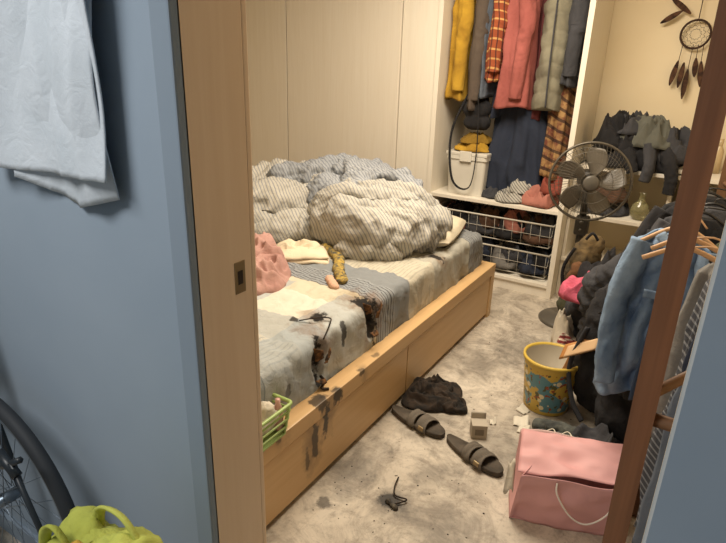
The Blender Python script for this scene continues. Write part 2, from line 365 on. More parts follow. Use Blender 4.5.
crumple('grey_top',-1.22,4.08,.646,.13,.11,.2,.09,F_strs,g,6,11); crumple('grey_top_upper',-1.17,4.12,.71,.09,.09,.6,.10,F_strs,g,7,11)
crumple('rust_scarf',-1.02,4.10,.646,.12,.12,-.2,.13,F_pinkd,g,8,10); crumple('rust_scarf_upper',-.95,4.13,.73,.08,.10,.2,.14,fabric('brick_cloth','#8E4638'),g,9,10)
crumple('dark_top',-1.36,4.14,.646,.10,.11,.1,.08,F_char,g,10,12)
# ============================================================= BED
bd=group('bed'); BX=-1.08; BY0=1.02; BY1=3.452
box('side_rail',(BX-.075,BY0,.30),(BX,BY1,.369),M_bed,bd,.004)
box('foot_post',(BX-.075,BY1-.055,0),(BX-.001,BY1,.31),M_bed,bd,.003)
box('head_post',(BX-.075,BY0,0),(BX-.001,BY0+.05,.31),M_bed,bd,.003)
box('drawer_1',(BX-.03,BY0+.055,.03),(BX-.008,2.24,.292),M_bed,bd,.003)
box('drawer_2',(BX-.03,2.248,.03),(BX-.008,BY1-.06,.292),M_bed,bd,.003)
box('kick_board',(BX-.06,BY0,0),(BX-.04,BY1,.05),M_bed,bd)
box('foot_rail',(-2.84,BY1-.05,.0),(BX-.075,BY1,.369),M_bed,bd,.004)
box('head_rail',(-2.84,BY0,.0),(BX-.075,BY0+.05,.369),M_bed,bd,.004)
box('far_side_rail',(-2.84,BY0,.0),(-2.765,BY1,.369),M_bed,bd,.004)
box('slat_deck',(-2.765,BY0+.05,.28),(BX-.075,BY1-.05,.31),M_bed,bd)
x0,x1,y0,y1,z0,z1=-2.75,-1.165,1.08,3.385,.312,.575
o=box('mattress',(x0,y0,z0),(x1,y1,z1),M_bed,bd)
md=o.modifiers.new('r','REMESH'); md.mode='VOXEL'; md.voxel_size=.012
md=o.modifiers.new('s','SMOOTH'); md.iterations=14; md.factor=.8
dg=bpy.context.evaluated_depsgraph_get(); dg.update(); me=D.meshes.new_from_object(o.evaluated_get(dg)); o.modifiers.clear(); o.data=me
displace(me,.016,4.0,3,.8,(1,1.0,.5)); displace(me,.012,9,6,.9,(1.6,.7,.4)); displace(me,.005,20,5,.9,(1.4,1,.5))
for v in me.vertices:   # burnt-through hollows
    for (bx,by,bz,br) in ((-1.165,1.60,.50,.05),(-1.19,2.0,.55,.06),(-1.17,1.60,.42,.035),(-1.17,2.0,.46,.04)):
        dd=(v.co-Vector((bx,by,bz))); dd=math.sqrt(dd.x**2+dd.y**2+dd.z**2*.5)
        if dd<br*1.2: v.co.x-=.04*(1-(dd/(br*1.2))**2); v.co.z-=.015*(1-dd/(br*1.2))
me.polygons.foreach_set('use_smooth',[True]*len(me.polygons))
s=NB('patchwork_sheet'); sx=s.n('ShaderNodeSeparateXYZ'); s.link(s.P,sx.inputs[0]); Yc=s.math('ADD',sx.outputs[1],s.math('MULTIPLY',s.math('SUBTRACT',s.noise(3,2),.5),.10)); Xc=sx.outputs[0]
cr=s.n('ShaderNodeValToRGB'); s.link(s.ramp(Yc,1.0,3.4),cr.inputs[0]); e=cr.color_ramp; e.interpolation='CONSTANT'
bands=[(0,'#A0A4A6'),(.11,'#BFBCB2'),(.20,'#AFB0AC'),(.28,'#D2CDBF'),(.37,'#C4BDA8'),(.43,'#8E9193'),(.5,'#7F8284'),(.56,'#B8B1A0'),(.68,'#A5A195'),(.80,'#9A978C'),(.9,'#808282')]
e.elements[0].position=0; e.elements[0].color=lin(bands[0][1]); e.elements[1].position=bands[1][0]; e.elements[1].color=lin(bands[1][1])
for p,h in bands[2:]: q=e.elements.new(p); q.color=lin(h)
col=cr.outputs[0]
st=s.math('LESS_THAN',s.math('FRACT',s.math('MULTIPLY',Yc,55)),.32)
def band(a,b): return s.math('MULTIPLY',s.math('GREATER_THAN',Yc,a),s.math('LESS_THAN',Yc,b))
col=s.mix(s.math('MULTIPLY',st,s.math('MULTIPLY',band(2.03,2.2),.75)),col,lin('#33363D'))
col=s.mix(s.math('MULTIPLY',st,s.math('MULTIPLY',band(3.16,3.4),.6)),col,lin('#3A3C42'))
col=s.mix(s.math('MULTIPLY',st,s.math('MULTIPLY',band(1.0,1.28),.85)),col,lin('#24262C'))
st2=s.math('LESS_THAN',s.math('FRACT',s.math('MULTIPLY',Xc,45)),.3)
col=s.mix(s.math('MULTIPLY',st2,s.math('MULTIPLY',band(1.28,1.48),.4)),col,lin('#6F7378'))
col=s.mix(s.math('MULTIPLY',st2,s.math('MULTIPLY',band(2.35,2.6),.3)),col,lin('#6F6F6A'))
bl=s.math('GREATER_THAN',s.math('FRACT',s.math('MULTIPLY',Xc,1.9)),.5)
col=s.mix(s.math('MULTIPLY',bl,s.math('MULTIPLY',band(1.26,2.0),.6)),col,lin('#98A2A9'))
col=s.soot([(-1.19,1.62,.52,.12,(1,1.3,1),.55),(-1.2,2.0,.55,.15,(1,1.2,1),.6),(-1.28,1.74,.57,.07,(1,1,1),.5),(-1.2,2.75,.57,.08,(1,1,1),.55)],col,lin('#75522F'),14,.8)
col=s.soot([(-1.165,1.60,.50,.046,(1,1.3,.5),1),(-1.18,1.59,.40,.035,(1,1.3,.5),.95),(-1.20,2.0,.55,.068,(1,1.2,.7),1),(-1.18,2.02,.45,.042,(1,1.3,.5),.95),(-1.27,1.74,.575,.03,(1,.6,1),1),(-1.17,1.78,.52,.022,(1,1,.4),.85),(-1.2,2.75,.57,.045,(1,1,1),.95),(-1.33,1.66,.58,.02,(1,1,1),.9),(-1.18,2.3,.5,.022,(1,1,1),.8),(-1.16,1.4,.45,.022,(1,1,.6),.6),(-1.25,2.95,.58,.03,(1,1,1),.8)],col,nscale=22,edge=.3)
M_sheet=s.out(col,.95,s.math('ADD',s.noise(14,4,dist=1.5),s.math('MULTIPLY',s.noise(300,2),.1)),.5,.016)
me.materials.clear(); me.materials.append(M_sheet)
M_char=fabric('charred_cloth','#161412','#3A2E24',scale=22)
M_sc=fabric('scorched_flap','#1A120C','#7A5430',scale=40)
for k,(x,y,z,rot,l) in enumerate([(-1.15,1.56,.53,.2,.045),(-1.148,1.645,.50,2.4,.04),(-1.146,1.59,.41,1.4,.04),(-1.17,1.95,.575,.4,.05),(-1.155,2.06,.54,2.7,.05),(-1.15,2.0,.45,1.5,.04)]):
    def fl(u,v,x=x,y=y,z=z,rot=rot,l=l,k=k):
        a=(v-.5)*l*1.4*(1-.6*u); r=l*u; up=.018*math.sin(u*2.6)+.006*noise.noise(Vector((u*5,v*5,k)))
        return (x+up, y+math.cos(rot)*r-math.sin(rot)*a, z+math.sin(rot)*r*-.6+math.cos(rot)*a)
    sheet(f'scorched_flap_{k}',fl,10,8,M_sc,bd,.002)
tubes('burnt_threads',[(spline([(-1.30,1.66,.595),(-1.25,1.70,.605),(-1.22,1.76,.59),(-1.19,1.72,.59),(-1.165,1.64,.56)],5),.003),(spline([(-1.15,1.60,.42),(-1.14,1.61,.39),(-1.13,1.58,.38),(-1.11,1.60,.374)],5),.006)],M_char,bd)
# duvet
sootd=[(-1.33,2.98,.66,.06,(1,1,1),.7),(-1.3,2.8,.62,.04,(1,1,1),.7)]
F_duv=fabric('striped_duvet_cloth','#B9B4A8','#A6A298',scale=2.2,stripes=('#7B7D84',(.75,.75,.45),50,.32),fold=.55,soot=sootd)
F_duv2=fabric('grey_duvet_cloth','#A2A4A6','#8C8F93',scale=3,stripes=('#6C7079',(.5,.9,.3),50,.35),fold=.55)
dv=group('crumpled_duvet')
lobes('left_fold',[[(-2.55,2.35,.68,.12),(-2.38,2.5,.71,.15),(-2.2,2.75,.73,.14),(-2.1,3.0,.74,.13)],[(-2.62,2.6,.7,.16),(-2.45,2.95,.74,.17),(-2.2,3.2,.74,.15)],[(-2.25,2.4,.64,.08),(-2.0,2.62,.64,.09),(-1.9,2.8,.66,.1)],[(-2.35,2.35,.66,.07),(-2.1,2.45,.63,.06)]],F_duv,dv,voxel=.012,amp=.055,sc=5.5,seed=2,ridge=.9,zmin=.578,stretch=(1.3,.5,1),fine=.4)
lobes('right_fold',[[(-1.86,2.72,.72,.13),(-1.68,2.60,.72,.145),(-1.5,2.62,.72,.14),(-1.38,2.78,.71,.13),(-1.34,2.95,.69,.095)],[(-1.8,2.9,.76,.14),(-1.55,2.95,.77,.13),(-1.42,3.05,.71,.11)],[(-1.62,2.48,.63,.06),(-1.42,2.56,.63,.06)],[(-1.8,2.62,.82,.06),(-1.62,2.72,.86,.06),(-1.46,2.85,.82,.06)]],F_duv,dv,voxel=.012,amp=.055,sc=5.8,seed=5,ridge=.9,zmin=.578,stretch=(.5,1.4,.8),fine=.4)
lobes('top_fold',[[(-2.35,2.85,.84,.08),(-2.2,2.98,.86,.09),(-2.05,3.10,.88,.10),(-1.9,3.04,.86,.10),(-1.80,2.88,.85,.08)],[(-2.0,3.18,.84,.11),(-1.75,3.15,.86,.10),(-1.58,3.1,.83,.08),(-1.48,2.98,.80,.06)],[(-2.0,2.85,.80,.11),(-1.88,2.72,.76,.09)]],F_duv2,dv,voxel=.0115,amp=.045,sc=7,seed=8,ridge=.9,zmin=.578,fine=.4)
F_pil=fabric('cream_pillow_cloth','#CBC0A8')
g=group('pillow')
def pil(u,v,sg):
    a=(u-.5)*2;b=(v-.5)*2; h=.055*max(0,(1-a**4))**.5*max(0,(1-b**4))**.5
    x=a*.18*(1-.08*b*b); y=b*.28*(1-.06*a*a); 
    return (-1.40+x*math.cos(.2)-y*math.sin(.2), 3.1+x*math.sin(.2)+y*math.cos(.2), .63+sg*h+.006*noise.noise(Vector((x*12,y*12,sg))))
sheet('pillow_top',lambda u,v:pil(u,v,1),28,28,F_pil,g,0); sheet('pillow_under',lambda u,v:pil(u,v,-1),28,28,F_pil,g,0)
g=group('pink_garment'); F_pt=fabric('pink_tee_cloth','#BC968C','#A67D74',scale=5)
crumple('lower_folds',-1.80,1.96,.575,.17,.24,.5,.12,F_pt,g,11,8,80); crumple('upper_folds',-1.86,2.06,.61,.12,.16,.9,.13,F_pt,g,12,9,60)
g=group('folded_cream_towel'); F_ct=fabric('cream_towel_cloth','#DACBB0')
def fold(u,v,k):
    a=(u-.5);b=(v-.5); x=a*(.30-.02*k); y=b*(.19-.015*k); r=.6+.12*k; e=max(abs(a),abs(b))*2
    z=.585+.022*k+.018*(1-e**8)+.012*noise.noise(Vector((x*14,y*14,k*5)))
    return (-1.78+x*math.cos(r)-y*math.sin(r),2.29+x*math.sin(r)+y*math.cos(r),z)
for k in range(2): sheet(f'layer_{k+1}',lambda u,v,k=k:fold(u,v,k),30,24,F_ct,g,.014)
crumple('loose_corner',-1.84,2.34,.60,.12,.09,.5,.055,F_ct,g,14,9,50)
F_scarf=fabric('mustard_print_cloth','#B99A45','#4C4B42',scale=45)
lobes('patterned_scarf',[[(-1.74,2.46,.61,.028),(-1.60,2.38,.602,.030),(-1.50,2.24,.60,.030),(-1.40,2.12,.60,.026)]],F_scarf,None,voxel=.008,amp=.008,sc=26,seed=3,zmin=.578,smooth=2,flat=.6)
lobes('blush_sock',[[(-1.46,2.1,.60,.022),(-1.38,2.03,.598,.022)]],fabric('blush_cloth','#CFA68C'),None,voxel=.007,amp=.007,sc=25,seed=3,zmin=.578,flat=.7)
M_green=plain('green_plastic','#A3BC72',.4)
g=group('green_plastic_basket'); P=[]
cx,cy=-1.118,1.215
for z,h in ((.373,.8),(.40,.86),(.43,.92),(.46,.97),(.485,1.)):
    P.append((rrect(cx,cy,.055*h,.10*h,z,.015,3),.004 if z<.48 else .007,dict(closed=True)))
for k in range(24):
    rb=rrect(cx,cy,.055*.8,.10*.8,.373,.015,5)[k]; rt_=rrect(cx,cy,.055,.10,.485,.015,5)[k]; P.append(([rb,rt_],.003))
tubes('lattice',P,M_green,g); loft('bottom',[rrect(cx,cy,.044,.08,.371,.015),rrect(cx,cy,.044,.08,.376,.015)],M_green,g,smooth=False)
lobes('tissues',[[(cx,cy-.04,.43,.03),(cx,cy+.05,.44,.03)],[(cx,cy+.02,.47,.03)]],F_white,g,voxel=.008,amp=.012,sc=25)
M_bot=plain('bottle_blush','#D7A9A0',.3)
lathe('small_bottle',[(.016,0),(.018,.01),(.018,.08),(.009,.1),(.009,.12),(.001,.121)],M_bot,g,(cx+.015,cy+.07,.38),16)
# ============================================================= FAN
fan=group('pedestal_fan',(-.63,3.66,0),math.radians(2))
M_fan=plain('fan_grey_plastic','#57524A',.4); M_fand=plain('fan_dark_plastic','#2E2A25',.45); M_grill=plain('fan_grille_wire','#5E584E',.4,.4)
M_blade=plain('fan_blade','#665F54',.35,0)
lathe('base',[(.175,0),(.178,.012),(.165,.024),(.06,.04),(.03,.06),(.025,.1)],M_fan,fan)
lathe('pole',[(.016,.06),(.016,.55)],M_grill,fan,seg=16); lathe('pole_sleeve',[(.02,.40),(.024,.41),(.024,.60),(.02,.62)],M_fand,fan,seg=18)
box('control_box',(-.04,-.045,.60),(.04,.035,.72),M_fand,fan,.015)
tubes('knobs',[([(0,-.045,.69),(0,-.06,.69)],.012,dict(seg=12)),([(0,-.045,.64),(0,-.057,.64)],.009,dict(seg=12))],M_fan,fan)
hd=D.objects.new('head',None); hd.parent=fan; hd.location=(0,-.02,.94); hd.rotation_euler=(math.radians(-4),0,math.radians(14)); COL.objects.link(hd)
lathe('motor',[(.001,0),(.05,0),(.065,.02),(.065,.08),(.05,.12),(.02,.13),(.001,.13)],M_fand,hd,(0,0,0),24).rotation_euler=(math.radians(-90),0,0)
tubes('neck',[([(0,.06,-.03),(0,.03,-.22)],.022,dict(seg=12))],M_fand,hd)
P=[];Rg=.23
def ringp(r,y,n=56): return [(r*math.cos(2*math.pi*k/n),y,r*math.sin(2*math.pi*k/n)) for k in range(n)]
P.append((ringp(Rg,-.05),.008,dict(closed=True)))
for r,y in ((.18,-.095),(.12,-.115),(.06,-.122),(.2,.0)): P.append((ringp(r,y),.0022,dict(closed=True,seg=4)))
for k in range(60):
    a=2*math.pi*k/60; a2=a+.25
    P.append((spline([(.05*math.cos(a),-.122,.05*math.sin(a)),(.13*math.cos(a+.1),-.115,.13*math.sin(a+.1)),(.2*math.cos(a+.2),-.085,.2*math.sin(a+.2)),(Rg*math.cos(a2),-.05,Rg*math.sin(a2))],3),.0012,dict(seg=3)))
    if k%2==0: P.append((spline([(Rg*math.cos(a),-.05,Rg*math.sin(a)),(.18*math.cos(a),.0,.18*math.sin(a)),(.06*math.cos(a),.03,.06*math.sin(a))],3),.0012,dict(seg=3)))
tubes('grille',P,M_grill,hd)
lathe('badge',[(.001,0),(.045,0),(.047,.008),(.036,.014),(.001,.016)],M_fan,hd,(0,0,0),30).matrix_basis=Matrix.Translation((0,-.12,0))@Matrix.Rotation(math.radians(90),4,'X')
for k in range(5):
    def bf(u,v,k=k):
        r=.035+.165*u; w=(.25+.62*math.sin(math.pi*min(1,u*.8+.12)))*(v-.5)*1.05; a=2*math.pi*k/5+w+.25*u
        return (r*math.cos(a),-.045+.055*(v-.5),r*math.sin(a))
    sheet(f'blade_{k+1}',bf,12,10,M_blade,hd,.003)
# ============================================================= SHELVING
sh=group('wall_shelving')
box('upper_shelf',(-.81,4.12,.93),(.6,4.53,.955),M_wardp,sh,.002)
box('lower_shelf',(-.81,4.08,.60),(.6,4.53,.625),M_wardp,sh,.002)
box('bottom_shelf',(-.81,4.08,.27),(.6,4.53,.295),M_wardp,sh,.002)
box('end_panel_left',(-.812,4.1,0),(-.79,4.53,.955),M_wardp,sh,.002)
box('mid_panel',(-.22,4.1,0),(-.2,4.53,.93),M_wardp,sh,.002)
box('end_panel',(.58,4.1,0),(.6,4.53,.955),M_wardp,sh,.002)
g=group('dark_clothes_heap'); F_gg=fabric('grey_green_cloth','#5F5F56')
crumple('heap_base',-.46,4.29,.957,.32,.18,.0,.30,F_blk,g,21,9,110,slide=.3)
crumple('heap_left',-.60,4.28,1.07,.16,.14,.3,.24,F_blk,g,22,10,80)
crumple('grey_sweater',-.42,4.25,1.10,.17,.14,-.4,.20,F_gg,g,23,10,80)
crumple('heap_right',-.26,4.27,1.02,.17,.14,.2,.22,F_char,g,24,10,80)
crumple('heap_top',-.50,4.30,1.17,.14,.12,.7,.14,F_char,g,27,11,70)
crumple('white_tee',-.12,4.22,.957,.09,.08,.2,.07,F_white,g,25,12,50)
for k,xs in enumerate(([(-.3,4.18,1.10),(-.25,4.10,1.03),(-.22,4.07,.94),(-.22,4.07,.84)],[(-.55,4.18,1.1),(-.48,4.10,1.02),(-.45,4.08,.95)],[(-.38,4.15,1.12),(-.36,4.08,1.0),(-.37,4.07,.90)])): sleeve(f'hanging_sleeve_{k}',xs,.045,F_blk if k!=2 else F_char,g,23+k)
M_glass=plain('amber_glass','#BDB68A',.12,0,1); _mc['amber_glass'].node_tree.nodes['Principled BSDF'].inputs['Transmission Weight'].default_value=.7
lathe('glass_vase',[(.03,0),(.05,.02),(.062,.06),(.05,.10),(.02,.13),(.017,.17),(.024,.18)],M_glass,None,(-.37,4.18,.626),24,True,False)
g=group('lower_shelf_clothes')
crumple('dark_pile',-.6,4.27,.626,.16,.15,.1,.12,F_char,g,26,10,60); crumple('brown_pile',-.6,4.27,.71,.13,.12,.4,.12,F_brown,g,27,10,60); crumple('right_pile',.1,4.26,.626,.3,.14,.0,.2,F_char,g,28,8,60); crumple('right_pile_upper',.02,4.24,.72,.16,.11,.2,.16,F_grey,g,29,8,50)
g=group('toiletry_bottles'); 
for k,(x,h,r,c) in enumerate([(-.08,.17,.025,'#D8D2C4'),(0.0,.22,.03,'#C9B28A'),(.08,.15,.03,'#E1DCD0'),(.16,.2,.025,'#6E5A46')]):
    lathe(f'bottle_{k}',[(r,0),(r,h*.65),(r*.5,h*.78),(r*.45,h*.8),(r*.5,h*.81),(r*.5,h),(.001,h)],plain(f'bottle_{c}',c,.3),g,(x,4.40,.956),20)
g=group('dreamcatcher'); cx,cz,yy=-.285,1.80,4.50; M_dc=plain('dark_suede','#3A2418',.8); M_fe=fabric('feather','#2A1914','#5A3E2C',scale=30)
P=[([(cx+.085*math.cos(a*math.pi/16),yy,cz+.085*math.sin(a*math.pi/16)) for a in range(32)],.007,dict(closed=True))]
for sc_ in (1,.7,.42):
    for k in range(12):
        a=math.pi/6*(k+(.5 if sc_==.7 else 0)); b=a+math.pi/6
        P.append(([(cx+.083*sc_*math.cos(a),yy,cz+.083*sc_*math.sin(a)),(cx+.083*sc_*.8*math.cos((a+b)/2),yy,cz+.083*sc_*.8*math.sin((a+b)/2)),(cx+.083*sc_*math.cos(b),yy,cz+.083*sc_*math.sin(b))],.0015,dict(seg=4)))
P.append(([(cx,yy,cz+.085),(cx,yy,cz+.22),(cx,4.535,cz+.23)],.003))
for dx,l in ((-.06,.12),(0,.17),(.06,.12),(.03,.1)): P.append(([(cx+dx,yy,cz-.06),(cx+dx*1.1,yy,cz-.06-l)],.0022))
tubes('hoop_and_web',P,M_dc,g)
for k,(dx,zz,l,tl) in enumerate([(-.066,-.16,.16,-.15),(0,-.21,.19,0),(.066,-.16,.16,.15),(-.1,.14,.14,-1.0),(.09,.16,.14,.9),(.033,-.14,.12,.1),(-.05,.12,.16,-2.2),(-.03,-.17,.16,-.05)]):
    def ff(u,v,dx=dx,zz=zz,l=l,tl=tl):
        w=.017*math.sin(math.pi*min(1,u*.93+.05))**.7*(v-.5)*2; px=w; pz=-l*u-.3*abs(w)
        return (cx+dx+px*math.cos(tl)+pz*-math.sin(tl),yy-.005-.008*math.sin(u*3),cz+zz+px*math.sin(tl)+pz*math.cos(tl))
    sheet(f'feather_{k}',ff,14,6,M_fe,g,.001)
# ============================================================= CLOTHES RACK (right)
rk=group('wooden_clothes_rack'); M_rk=plain('rack_pale_wood','#C79E74',.5); M_rkd=plain('rack_brown_wood','#7A5A40',.5)
def post(name,x,y,w,top,lean,mat): 
    loft(name,[[(x-w+lean*z,y-w,z),(x+w+lean*z,y-w,z),(x+w+lean*z,y+w,z),(x-w+lean*z,y+w,z)] for z in (0,top)],mat,rk,smooth=False)
post('near_post',-.007,.95,.0185,2.25,-.009,M_post)
post('far_post',.05,3.15,.02,1.3,0,M_rkd); post('mid_post',.30,.95,.02,1.3,0,M_rkd); post('far_outer_post',.30,3.15,.02,1.3,0,M_rkd)
tubes('rails',[([(-.007,.95,1.10),(.11,1.2,1.10),(.115,2.9,1.10),(.05,3.15,1.10)],.010),([(.30,.95,1.13),(.30,3.15,1.13)],.012),([(-.01,.95,1.05),(.31,.95,1.05)],.012),([(.04,3.15,1.05),(.31,3.15,1.05)],.012),([(-.01,.95,.2),(.31,.95,.2)],.012),([(.04,3.15,.2),(.31,3.15,.2)],.012)],M_rkd,rk)
F_denim=fabric('denim_cloth','#5C7390','#879CB5',scale=7,fold=.45)
g=group('denim_jacket')
def dj_(u,v,side):
    x=-.185+.25*u+.03*v*(u-.5)-.03*v; f=.018*math.sin(u*13+2*v)*v+.03*noise.noise(Vector((u*4,v*4,side)))+.026*(1-2.5*abs(noise.noise(Vector((u*4,v*6,side+4)))))
    z=1.07-.64*v-.012*math.sin(u*9)*v-.06*(2*abs(u-.5))**2*(1-v)
    return (x,2.145-.03*v*side+f+(0 if side>0 else .09),z)
sheet('front_panel',lambda u,v:dj_(u,v,1),50,60,F_denim,g,.008)
sheet('back_panel',lambda u,v:dj_(u,v,-1),40,46,F_denim,g,.008)
tubes('collar',[(spline([(-.11,2.12,1.07),(-.06,2.10,1.03),(-.01,2.12,1.08)],6),.018,dict(flat=.6))],F_denim,g)
sleeve('sleeve_left',[(-.155,2.15,1.03),(-.195,2.11,.85),(-.20,2.08,.66),(-.185,2.06,.50)],.047,F_denim,g,2)
sleeve('sleeve_right',[(.05,2.13,1.03),(.06,2.08,.85),(.045,2.06,.68),(.05,2.05,.55)],.043,F_denim,g,3)
sheet('pocket_flap',lambda u,v:(-.12+.07*u,2.075+.004*v,.88-.03*v),6,4,F_denim,g,.006)
tubes('placket',[(spline([(-.06,2.085,1.02),(-.07,2.085,.8),(-.08,2.075,.6),(-.085,2.07,.45)],8),.012,dict(flat=.3))],fabric('denim_dark_seam','#3F5068'),g)
tubes('wooden_hanger',[(spline([(-.17,2.13,1.03),(-.05,2.14,1.10),(.07,2.13,1.04)],6),.008),(spline([(-.05,2.14,1.10),(-.05,2.14,1.14),(-.02,2.10,1.155),(.02,2.08,1.12)],5),.003)],M_rk,g)
g=group('spare_wooden_hangers')
for k,y in enumerate((1.62,1.72)):
    tubes(f'hanger_{k}',[(spline([(-.11+.01*k,y-.05,1.14),(-.02,y,1.17),(.08,y+.03,1.13)],6),.007),(spline([(-.02,y,1.17),(.05,y,1.18),(.11,y,1.12)],5),.003)],M_rk,g)
F_dkstr=fabric('dark_striped_cloth','#4A4C52',stripes=('#8A8C90',(1,.4,1),40,.3))
for nm,mt,x,y,tp,hm,rx,ry,sd,lean in (('black_coat',F_blk,.0,2.42,1.08,.30,.15,.07,31,-.04),('charcoal_cardigan',F_char,.03,2.62,1.08,.25,.17,.07,32,-.1),('grey_hoodie',F_grey,.10,1.95,1.08,.42,.09,.06,33,.02),('striped_shirt',F_dkstr,.10,1.78,1.10,.15,.06,.05,34,.0),('black_parka',F_blk,.0,2.85,1.08,.2,.18,.08,35,-.12),('olive_jacket',F_olive,.14,2.28,1.08,.1,.10,.06,36,.0),('navy_trousers',F_navy,.10,1.55,1.10,.1,.055,.06,37,.0),('steel_blue_overshirt',F_steel,.11,1.38,1.10,.45,.06,.06,38,.0)):
    g=group(nm); drape('body',[(x,y,tp,rx*.3,ry*.5),(x,y,tp-.06,rx*.8,ry*.9),(x+lean*.3,y,tp-.2,rx,ry),(x+lean*.7,y,(tp+hm)/2,rx*1.05,ry*1.1),(x+lean,y,hm,rx*1.15,ry*1.2)],mt,g,6,.3,sd)
    if x<.08: sleeve('sleeve',[(x-rx*.8,y-.03,tp-.08),(x-rx*1.05+lean*.4,y-.07,tp-.3),(x-rx*1.0+lean*.6,y-.08,tp-.5),(x-rx*.9+lean*.8,y-.08,hm+.12)],.052,mt,g,sd)
    tubes('hanger',[(spline([(x-rx*.6,y,tp-.03),(x,y,tp+.02),(x+rx*.6,y,tp-.03)],5),.006),(spline([(x,y,tp+.02),(x+.01,y,tp+.04),(.112,y,tp+.035)],4),.003)],M_hang,g)
g=group('black_duffel_bag')
lobes('bag_body',[[(-.24,2.64,.13,.12),(-.24,2.66,.32,.135),(-.24,2.68,.50,.125),(-.2,2.7,.62,.10)],[(-.12,2.5,.13,.12),(-.1,2.52,.30,.12)]],F_blk,g,voxel=.013,amp=.045,sc=5,seed=31,stretch=(1.2,1,.8),zmin=.003,fine=.35)
tubes('bag_straps',[(spline([(-.34,2.55,.48),(-.38,2.5,.30),(-.34,2.47,.14),(-.28,2.46,.05)],8),.014,dict(flat=.35)),(spline([(-.30,2.55,.56),(-.24,2.5,.64),(-.16,2.52,.58)],8),.012,dict(flat=.4))],F_char,g)
g=group('quilted_black_jacket')
lobes('jacket_body',[[(-.34,2.90,.42,.07),(-.36,2.88,.54,.08),(-.3,2.86,.63,.08),(-.2,2.84,.70,.07)],[(-.3,2.98,.2,.12),(-.3,2.98,.4,.12)]],F_char,g,voxel=.012,amp=.035,sc=7,seed=32,stretch=(.8,1,1.6),zmin=.003,fine=.4)
g=group('pink_and_white_laundry')
lobes('basket_pile',[[(-.45,3.2,.10,.11),(-.44,3.2,.25,.12),(-.42,3.2,.36,.10)],[(-.2,3.15,.15,.16),(-.2,3.15,.45,.16)]],F_char,g,voxel=.015,amp=.035,sc=7,seed=36,zmin=.003)
crumple('hot_pink_cloth',-.455,3.02,.43,.12,.10,.2,.14,fabric('hot_pink_cloth','#CC6078'),g,34,9,60)
crumple('maroon_cloth',-.33,3.12,.50,.10,.10,.5,.14,F_maroon,g,35,8,60)
crumple('black_cloth',-.40,3.22,.46,.12,.11,.9,.20,F_blk,g,44,7,60)
crumple('white_shirt',-.52,3.06,.10,.07,.09,.3,.22,F_white,g,37,10,60)
crumple('red_striped_cloth',-.48,2.98,.02,.08,.08,.3,.2,fabric('red_stripe_cloth','#8E3B3C',stripes=('#D8C9B4',(0,.3,1),40,.4)),g,38,10,60)
g=group('brown_backpack')
lobes('pack_body',[[(-.54,3.36,.42,.085),(-.53,3.36,.54,.085),(-.51,3.38,.62,.065)]],fabric('khaki_pack_cloth','#6A5738','#3E3424',scale=14),g,voxel=.011,amp=.018,sc=12,seed=41)
lobes('pocket',[[(-.56,3.28,.43,.045),(-.54,3.28,.51,.042)]],fabric('pack_red_trim','#6E4B30'),g,voxel=.01,amp=.010,sc=14,seed=42)
tubes('straps',[(spline([(-.58,3.28,.62),(-.62,3.24,.5),(-.60,3.24,.36)],6),.012,dict(flat=.4)),(spline([(-.53,3.28,.68),(-.50,3.28,.72),(-.47,3.30,.68)],5),.008)],F_blk,g)
lobes('blanket_beneath',[[(-.53,3.38,.1,.10),(-.53,3.40,.2,.11),(-.53,3.40,.30,.10)]],F_olive,g,voxel=.015,amp=.03,sc=9,seed=43,zmin=.045)
# bucket
g=group('printed_bucket',(-.475,2.585,0))
s=NB('bucket_print'); v=s.n('ShaderNodeTexVoronoi'); s.link(s.P,v.inputs['Vector']); v.inputs['Scale'].default_value=22
sp=s.n('ShaderNodeSeparateXYZ'); s.link(s.P,sp.inputs[0])
col=s.mix(s.ramp(s.noise(11,3),.5,.52),lin('#D2B24A'),lin('#5E92A2')); col=s.mix(s.math('LESS_THAN',v.outputs['Distance'],.28),col,lin('#EADFB8'))
col=s.mix(s.math('LESS_THAN',s.noise(26,3),.40),col,lin('#5B5B34')); col=s.mix(s.math('GREATER_THAN',s.noise(38,2),.63),col,lin('#A5502E'))
edge_=s.math('ADD',s.math('GREATER_THAN',sp.outputs[2],.235),s.math('LESS_THAN',sp.outputs[2],.02)); col=s.mix(edge_,col,lin('#D2B350')); M_bkt=s.out(col,.4)
M_bin=plain('bucket_inside','#D6CFBF',.5)
lathe('shell',[(.105,.0),(.107,.004),(.132,.262)],M_bkt,g,cap1=False)
lathe('rim',[(.132,.258),(.139,.260),(.139,.278),(.128,.278),(.126,.258)],plain('bucket_rim','#D2B350',.4),g,cap0=False,cap1=False)
lathe('liner',[(.1255,.27),(.101,.014),(.001,.012)],M_bin,g,cap0=False)
g2=group('wooden_brush'); M_br=plain('brush_wood','#B9814A',.5); tubes('handle',[(spline([(-.46,2.64,.06),(-.42,2.62,.20),(-.39,2.58,.31)],6),[.013]*13,dict(seg=10,flat=.6))],M_br,g2)
def bh(u,v): return (-.43+.17*u+.01*v,2.50+.04*v+.02*u,.31+.10*u+.06*v)
sheet('paddle',bh,6,6,M_br,g2,.014); sheet('bristle_pad',lambda u,v:tuple(a+b for a,b in zip(bh(.1+.8*u,.1+.8*v),(0,-.012,.0))),6,6,plain('bristle_pad','#D8B48A',.8),g2,.01)
